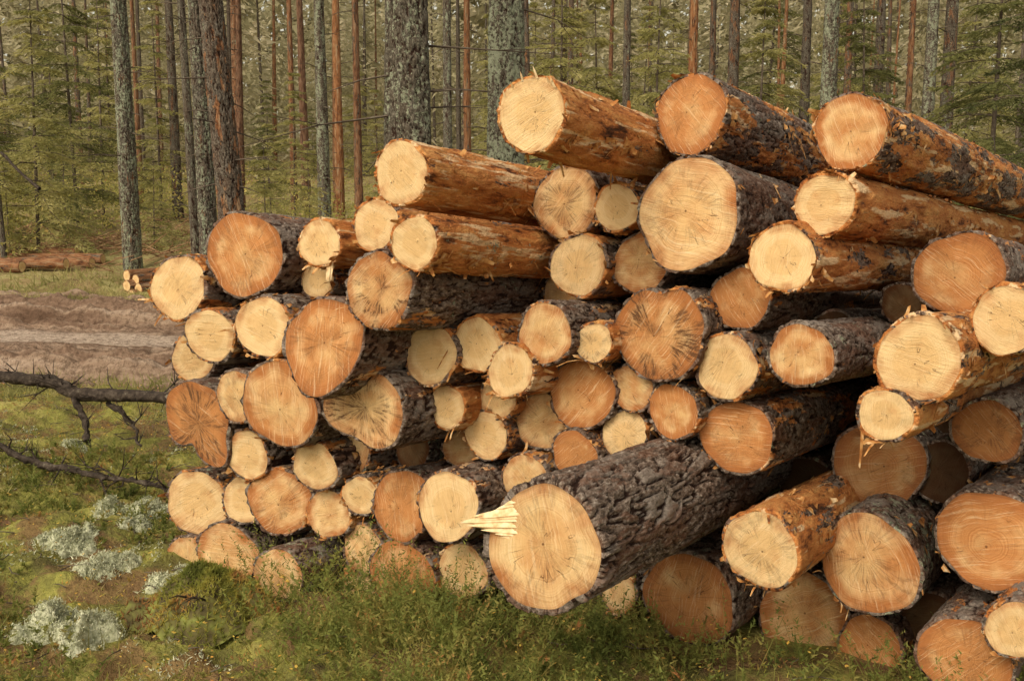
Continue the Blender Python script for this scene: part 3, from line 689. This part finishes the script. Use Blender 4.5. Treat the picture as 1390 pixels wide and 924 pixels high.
# ---------------------------------------------------------------- ground cover
def scatter_blades(n,xr,yr,hmin,hmax,wid,seed,mask,lean=.5):
    q=np.random.RandomState(seed); x=q.uniform(*xr,n);y=q.uniform(*yr,n); k=mask(x,y,q); x,y=x[k],y[k]; n=len(x)
    z=gh(x,y)-.005; d=np.stack([q.normal(0,lean,n),q.normal(0,lean,n),np.ones(n)],-1); d/=np.linalg.norm(d,axis=1)[:,None]
    return needles(np.stack([x,y,z],-1),d,q.uniform(hmin,hmax,n),np.full(n,wid)*q.uniform(.6,1.4,n),q)
def infront(x,y,m=.05):
    s=(x-PL[0])*nrm2[0]+(y-PL[1])*nrm2[1]; t=(x-PL[0])*fd[0]+(y-PL[1])*fd[1]
    return (s<m)|(t<-.3)|(t-.25*s<-.25)
rdn=lambda x,y:np.abs(roadd(x,y)+.40*fbm(x*1.1,y*1.1,0,61,3))
offroad=lambda x,y:rdn(x,y)>2.85
V=scatter_blades(140000,(-5.5,2.2),(2.7,9.3),.010,.038,.0033,1,lambda x,y,q:infront(x,y)&offroad(x,y)&(np.abs(x)<y*.56+.3)&(fbm(x*2,y*2,0,31,2)+q.uniform(-.6,.6,len(x))>-.25),1.2)
tag(obj('moss',trimesh('moss',V,MOSS)),'short moss and needle carpet','moss',kind='stuff')
V=scatter_blades(60000,(-26,12),(14.2,34),.05,.24,.012,2,lambda x,y,q:offroad(x,y)&(fbm(x*.6,y*.6,0,33,2)+q.uniform(-.5,.5,len(x))>0),.6)
V2=scatter_blades(16000,(-5.5,-1.2),(3.2,9.2),.03,.12,.0026,3,lambda x,y,q:infront(x,y)&offroad(x,y)&(fbm(x*1.7,y*1.7,0,35,2)+q.uniform(-.4,.4,len(x))>.2),.8)
V3=scatter_blades(40000,(-9,0),(8,16.5),.04,.16,.006,13,lambda x,y,q:(rdn(x,y)>2.55)&(rdn(x,y)<3.3+q.uniform(-.4,.4,len(x))),.8)
tag(obj('grass',trimesh('grass',np.concatenate([V,V2,V3]),GRASS)),'yellow-green grass and bilberry cover','grass',kind='stuff')
# yellowish leafy undergrowth under the trees
q=np.random.RandomState(91); Vs=[]
for k in range(150):
    y=q.uniform(17.5,40); x=q.uniform(-.62,.55)*y; n_=260
    z0=float(gh(np.array(x),np.array(y))); hh=q.uniform(.3,1.5); ww=q.uniform(.25,.7)
    b=np.stack([x+q.normal(0,ww,n_),y+q.normal(0,ww,n_),z0+hh*q.rand(n_)**.7],-1); d=q.normal(size=(n_,3)); d/=np.linalg.norm(d,axis=1)[:,None]
    ln=q.uniform(.03,.075,n_); Vs.append(needles(b,d,ln,ln*.4,q))
tag(obj('undergrowth',trimesh('undergrowth',np.concatenate(Vs),BUSH)),'loose yellowish leafy undergrowth below the pines','undergrowth',kind='stuff')
V=scatter_blades(110000,(-4.5,-.9),(3.0,8.0),.008,.026,.0040,4,lambda x,y,q:infront(x,y)&offroad(x,y)&(fbm(x*2.6,y*2.6,0,71,3)+.6*vn(x*14,y*14,0,72)>.55),1.2)
tag(obj('lichen_ground_cover',trimesh('lichen_ground_cover',V,LICH)),'patchy pale lichen growing through the moss','lichen',kind='stuff')
def heather(n,xr,yr,seed,mask,hm=.20,K=26):
    q=np.random.RandomState(seed); x=q.uniform(*xr,n);y=q.uniform(*yr,n);k=mask(x,y,q);x,y=x[k],y[k];n=len(x)
    z=gh(x,y)-.01; h=hm*q.uniform(.3,1.3,n)*(.75+.6*vn(x*3.5,y*3.5,0,3)); ln=q.normal(0,.5,(n,2))
    Vs=[]
    for s in range(K):
        f=(s+1)/K; f2=.2+.8*f
        c=np.stack([x+ln[:,0]*h*f2*f2,y+ln[:,1]*h*f2*f2,z+h*f2],-1)
        d=np.concatenate([q.normal(0,1,(n,2)),q.uniform(.2,1.2,(n,1))],1); d/=np.linalg.norm(d,axis=1)[:,None]
        l=q.uniform(.010,.030,n)*(1.15-.5*f); Vs.append(needles(c,d,l,l*.20,q))
    b=np.stack([x,y,z],-1); d=np.stack([ln[:,0],ln[:,1],np.ones(n)],-1); Vs.append(needles(b,d,h,np.full(n,.0018),q))
    return np.concatenate(Vs)
def hm_mask(x,y,q):
    s=(x-PL[0])*nrm2[0]+(y-PL[1])*nrm2[1]; px=695+x/y*F
    return (s<-.02)&(px+q.normal(0,70,len(x))+90*vn(x*4,y*4,0,44)>390)&(px<1480)&(vn(x*3.2,y*3.2,0,41)+q.uniform(-.5,.5,len(x))>-.2)
V=heather(9500,(-1.6,2.3),(2.6,4.6),5,hm_mask,.24)
V2=heather(4200,(-3.4,-1.0),(3.0,6.3),6,lambda x,y,q:infront(x,y,-.1)&(vn(x*1.6,y*1.6,0,43)+q.uniform(-.2,.2,len(x))>.15),.11)
tag(obj('heather',trimesh('heather',np.concatenate([V,V2]),HEATH)),'green heather growing along the foot of the pile','heather',kind='stuff')
q=np.random.RandomState(8); n_=7000
x=q.uniform(-5,2.2,n_);y=q.uniform(2.7,9,n_);k=infront(x,y,-.02)&offroad(x,y);x,y=x[k],y[k];n_=len(x)
z=gh(x,y)+q.uniform(.012,.05,n_)+(x>-1.2)*q.uniform(0,.12,n_); a=q.rand(n_)*6.28; s=q.uniform(.004,.010,n_)
u=np.stack([np.cos(a),np.sin(a),q.uniform(-.4,.4,n_)],-1);w=np.stack([-np.sin(a),np.cos(a),q.uniform(-.4,.4,n_)],-1)*.55; c=np.stack([x,y,z],-1)
V=np.stack([c-u*s[:,None],c+w*s[:,None],c+u*s[:,None],c-w*s[:,None]],1).reshape(-1,3)
tag(obj('fallen_leaves',mesh('fallen_leaves',V,np.arange(len(V)).reshape(-1,4),LEAF,smooth=False)),'scattered small yellow and rust leaves','leaves',kind='stuff')
q=np.random.RandomState(9);ps=[];ps2=[]
for k in range(1000):
    x=q.uniform(-5,1.8);y=q.uniform(2.9,9)
    if not infront(np.array(x),np.array(y),-.05) or abs(roadd(x,y))<2.9: continue
    a=q.rand()*6.28;l=q.uniform(.03,.16);z=float(gh(np.array(x),np.array(y)))+.015
    p=np.array([x,y,z]);d=np.array([math.cos(a),math.sin(a),q.uniform(-.05,.15)])*l
    ps.append(tube([p,p+d*.5+q.uniform(-.01,.01,3),p+d],[.0032,.0025,.001],4))
tag(obj('twig_litter',mesh('twig_litter',*merge(ps),TWIG)),'small dry twigs littering the moss','twigs',kind='stuff')
for k in range(1300):
    cl=[(-8.5,20),(-4.5,19),(-11,22),(-6,24),(-2.5,22),(1.5,24)][k%6]
    x=cl[0]+q.normal(0,1.3);y=cl[1]+q.normal(0,1.1)
    if abs(roadd(x,y))<3.2: continue
    a=q.rand()*6.28;l=q.uniform(.3,1.1);z=float(gh(np.array(x),np.array(y)))+.05
    p=np.array([x,y,z]);d=np.array([math.cos(a),math.sin(a),q.uniform(-.05,.45)])*l
    ps2.append(tube([p,p+d*.5+q.uniform(-.05,.05,3),p+d],[.012,.009,.003],4))
tag(obj('logging_brush',mesh('logging_brush',*merge(ps2),BRUSH)),'heaps of reddish cut branches left on the clearing floor','brush',kind='stuff')
def cushion(x,y,rx,ry,h,seed,label,group='reindeer lichen cushions'):
    q=np.random.RandomState(seed); nt=72;nr=26
    t=np.arange(nt)*2*np.pi/nt; f=np.linspace(1,0.03,nr); T,Fr=np.meshgrid(t,f)
    ol=1+.30*vn(np.cos(T)*2,np.sin(T)*2,seed,seed)+.22*vn(np.cos(T)*5,np.sin(T)*5,seed,seed)
    px=Fr*rx*ol*np.cos(T);py=Fr*ry*ol*np.sin(T)
    lump=np.abs(vn(px*20,py*20,0,seed+2))**.7
    pz=h*np.sqrt(1-np.clip(Fr,0,1)**2*.999)*(.30+1.3*lump)+.008*fbm(px*40,py*40,0,seed,2)
    pz=pz+gh(x+px,y+py)-float(gh(np.array(x),np.array(y)))
    V=np.stack([px,py,pz-.016],-1).reshape(-1,3)
    r=empty('lichen_cushion',(x,y,float(gh(np.array(x),np.array(y))))); tag(r,label,'lichen',group)
    obj('mound',mesh('mound',V,grid_f(nr,nt),LICH),r)
    n_=int(9000*rx*ry/.02); n_=max(1500,min(n_,14000)); idx=q.randint(0,len(V),n_); b=V[idx]+q.normal(0,.008,(n_,3))*[1.5,1.5,.5]; d=q.normal(0,.7,(n_,3))+[0,0,.8]; d/=np.linalg.norm(d,axis=1)[:,None]
    l=q.uniform(.005,.015,n_); obj('tufts',trimesh('tufts',needles(b,d,l,l*.24,q),LICH),r,stuff=True)
def G(px,py):
    r=ray(px,py);t=1.0
    for _ in range(60):
        p=CAM+r*t; t+= (p[2]-float(gh(np.array(p[0]),np.array(p[1]))))*.8
    return CAM+r*t
for (px,py,w,lb) in ((92,862,145,'largest pale lichen cushion at the lower left'),(205,703,64,'pale lichen patch near the left bottom logs'),(150,692,46,'small lichen patch left of the one near the logs'),
 (128,780,50,'lichen tuft in the middle of the mossy slope'),(95,738,70,'pale lichen patch on the slope below the dead branch'),(165,766,46,'small lichen tuft right of the slope patch'),
 (230,798,64,'lichen tuft beside the mossy stump'),(185,718,48,'lichen tuft just under the patch near the logs'),(60,733,42,'faint lichen tuft near the left edge'),(255,775,32,'lichen bit at the foot of the corner logs'),(100,608,30,'tiny lichen spot below the dead trunk')):
    g=G(px,py); rx=w/2*g[1]/F; cushion(g[0],g[1],rx,rx*.95,rx*.42+.012,px,lb)
g=G(290,835); q=np.random.RandomState(3)
t=np.arange(60)*2*np.pi/60;f=np.linspace(1,.02,24);T,Fr=np.meshgrid(t,f); ol=1+.25*vn(np.cos(T)*2,np.sin(T)*2,0,7)
px_=Fr*.30*ol*np.cos(T);py_=Fr*.2*ol*np.sin(T);pz_=.20*(1-Fr**2)+.04*fbm(px_*12,py_*12,0,2,3)-.02
r=empty('mossy_stump',tuple(g)); tag(r,'low moss-grown rotten stump with twigs before the bottom left logs','stump')
STM=mat_simple('rotten_moss',[(.3,(.04,.028,.015)),(.5,(.10,.085,.028)),(.7,(.19,.21,.05))],14,bump=.8)
V=np.stack([px_,py_,pz_],-1).reshape(-1,3); obj('mound',mesh('mound',V,grid_f(24,60),STM),r)
idx=q.randint(0,len(V),9000);d=q.normal(0,.7,(9000,3))+[0,0,.8];d/=np.linalg.norm(d,axis=1)[:,None];l=q.uniform(.01,.035,9000)
obj('moss_tufts',trimesh('moss_tufts',needles(V[idx],d,l,l*.12,q),MOSS),r,stuff=True)
ps=[]
for k in range(9):
    a=q.rand()*6.28;p=np.array([q.uniform(-.12,.12),q.uniform(-.15,.0),.12]);d=np.array([math.cos(a),math.sin(a)*.6,q.uniform(-.1,.3)])*q.uniform(.08,.16)
    ps.append(tube([p,p+d*.5+[0,0,.01],p+d],[.005,.003,.0015],5))
obj('twigs',mesh('twigs',*merge(ps),DEAD),r,stuff=True)
def deadwood(name,label,limbs):
    root=None
    for (nm,pts,rad,tw,seed) in limbs:
        q=np.random.RandomState(seed); pts=np.array(pts)
        k=np.linspace(0,len(pts)-1,len(pts)*14); PP=np.stack([np.interp(k,np.arange(len(pts)),pts[:,i]) for i in range(3)],-1)
        PP+=.022*np.stack([vn(k*1.6,0*k,0,seed+i) for i in range(3)],-1)
        RR=np.interp(k,np.arange(len(pts)),rad)*(1+.28*vn(k*2.3,0*k,0,seed))
        if root is None: root=empty(name,tuple(PP[0])); tag(root,label,'branch' if name=='fallen_branch' else 'dead tree'); o=PP[0].copy()
        V,Fq=tube(PP-o,RR,18,jit=.012,seed=seed); obj(nm,mesh(nm,V,Fq,DEAD),root)
        ps=[]
        for _ in range(tw):
            j=q.randint(2,len(PP)); p=PP[j]-o; d=np.array([q.normal(0,.6),q.normal(0,.5),q.uniform(-.6,1.0)]);l=q.uniform(.05,.22)
            m=p+d*l*.5+q.uniform(-.03,.03,3); ps.append(tube([p,m,p+d*l],[.007,.004,.0015],5))
            for _2 in range(2): ps.append(tube([m,m+(d+q.normal(0,.6,3))*l*.45],[.0035,.001],4))
        if tw: obj('twigs',mesh('twigs',*merge(ps),DEAD),root,stuff=True)
deadwood('dead_tree','thick dead grey trunk propped on broken legs between road and pile',[
 ('stem',[P(-60,505,6.7),P(60,520,6.6),P(105,534,6.5),P(285,546,6.2)],[.032,.037,.042,.048],46,1),
 ('prop_branch',[P(100,540,6.5),P(112,570,6.4),P(118,600,6.2)],[.024,.018,.014],4,2),
 ('forked_branch',[P(150,545,6.5),P(175,575,6.3),P(192,602,6.1)],[.020,.013,.007],6,3)])
deadwood('fallen_branch','thin dark dead branch lying on the moss below the dead trunk',[('stem',[P(-20,597,5.9),P(60,630,5.8),P(150,648,5.6),P(240,662,5.4)],[.022,.024,.018,.008],30,4)])
deadwood('fallen_branch','leaning broken pole at the far left beyond the road',[('stem',[P(0,208,17),P(55,258,16.5)],[.02,.03],5,6)])
def small_log(p,d,R,L,seed,label,group,orange=.7):
    d=Vector(d).normalized(); u=d.cross(Vector((0,0,1))).normalized(); v=u.cross(d)
    root=empty('log',tuple(p)); root.rotation_euler=Matrix((u,d,v)).transposed().to_euler(); tag(root,label,'log',group)
    V,Fq,a,b,uv=side(R,L,L*.5,orange,seed,None,nt=20,ds=.08); obj('bark',mesh('bark',V,Fq,BARK,uv=uv),root,(orange,.3,.7,1))
    for k,rg in enumerate((a,b)):
        V,Fc,U=cap(rg,seed+k); obj('cut_face',mesh('cut_face',V,Fc,CUT,uv=U),root,(.1,.1,0,1))
for k,(px,py,Y,L) in enumerate(((140,352,18.2,3.6),(105,347,18.6,3.2),(90,358,17.6,3.4),(60,346,18.9,3.0),(125,357,17.9,2.6),(30,362,17.4,2.8))):
    p=P(px,py,Y); p[2]=max(p[2],float(gh(np.array(p[0]),np.array(p[1])))+.07)
    small_log(p,(-1,.12+.03*k,.0),.09,L,700+k,['long reddish log at the far side of the road, rightmost tip','upper reddish log of the low heap across the road','front reddish log of the low heap across the road','top left log of the low heap across the road','short brown log inside the low heap across the road','lowest left log of the low heap across the road'][k],'logs in the low heap across the road')
for k,(px,py) in enumerate(((172,374),(184,380),(172,388),(188,392),(178,401))):
    p=P(px,py,15.6-k*.05)
    small_log(p,(.55,.83,.0),.085,1.3,720+k,['topmost of the short logs stacked at the roadside behind the pile','second short log in the roadside stack','middle short log in the roadside stack behind the pile','fourth short log in the roadside stack behind the pile','lowest short log in the roadside stack behind the pile'][k],'short logs stacked at the roadside')
# ---------------------------------------------------------------- light
w=bpy.data.worlds.new('World'); bpy.context.scene.world=w; w.use_nodes=True; nt=w.node_tree
bg=nt.nodes['Background']; sky=nt.nodes.new('ShaderNodeTexSky'); sky.sky_type='NISHITA'; sky.sun_disc=False
el=math.radians(42); az=math.radians(215)
sky.sun_elevation=el; sky.sun_rotation=az; sky.air_density=1.5; sky.dust_density=4
hs=nt.nodes.new('ShaderNodeHueSaturation'); hs.inputs['Saturation'].default_value=.35
mx=nt.nodes.new('ShaderNodeMix'); mx.data_type='RGBA'; mx.blend_type='MULTIPLY'; mx.inputs[0].default_value=1; mx.inputs[7].default_value=(1.38,1.26,1.04,1)
nt.links.new(sky.outputs[0],hs.inputs['Color']); nt.links.new(hs.outputs[0],mx.inputs[6]); nt.links.new(mx.outputs[2],bg.inputs[0]); bg.inputs[1].default_value=.15
sd=bpy.data.lights.new('sun','SUN'); sd.energy=1.2; sd.angle=math.radians(25); sd.color=(1,.93,.80)
so=bpy.data.objects.new('sun',sd); C.objects.link(so)
dv=Vector((math.sin(az)*math.cos(el),math.cos(az)*math.cos(el),math.sin(el)))
so.rotation_euler=dv.to_track_quat('Z','Y').to_euler()
cam=bpy.data.cameras.new('camera'); cam.lens=36; cam.sensor_width=36; cam.clip_end=600; co=bpy.data.objects.new('camera',cam); C.objects.link(co)
co.location=(0,0,H); co.rotation_euler=(math.pi/2-PITCH,0,0); bpy.context.scene.camera=co
vs=bpy.context.scene.view_settings; vs.view_transform='Standard'; vs.look='None'; vs.exposure=0
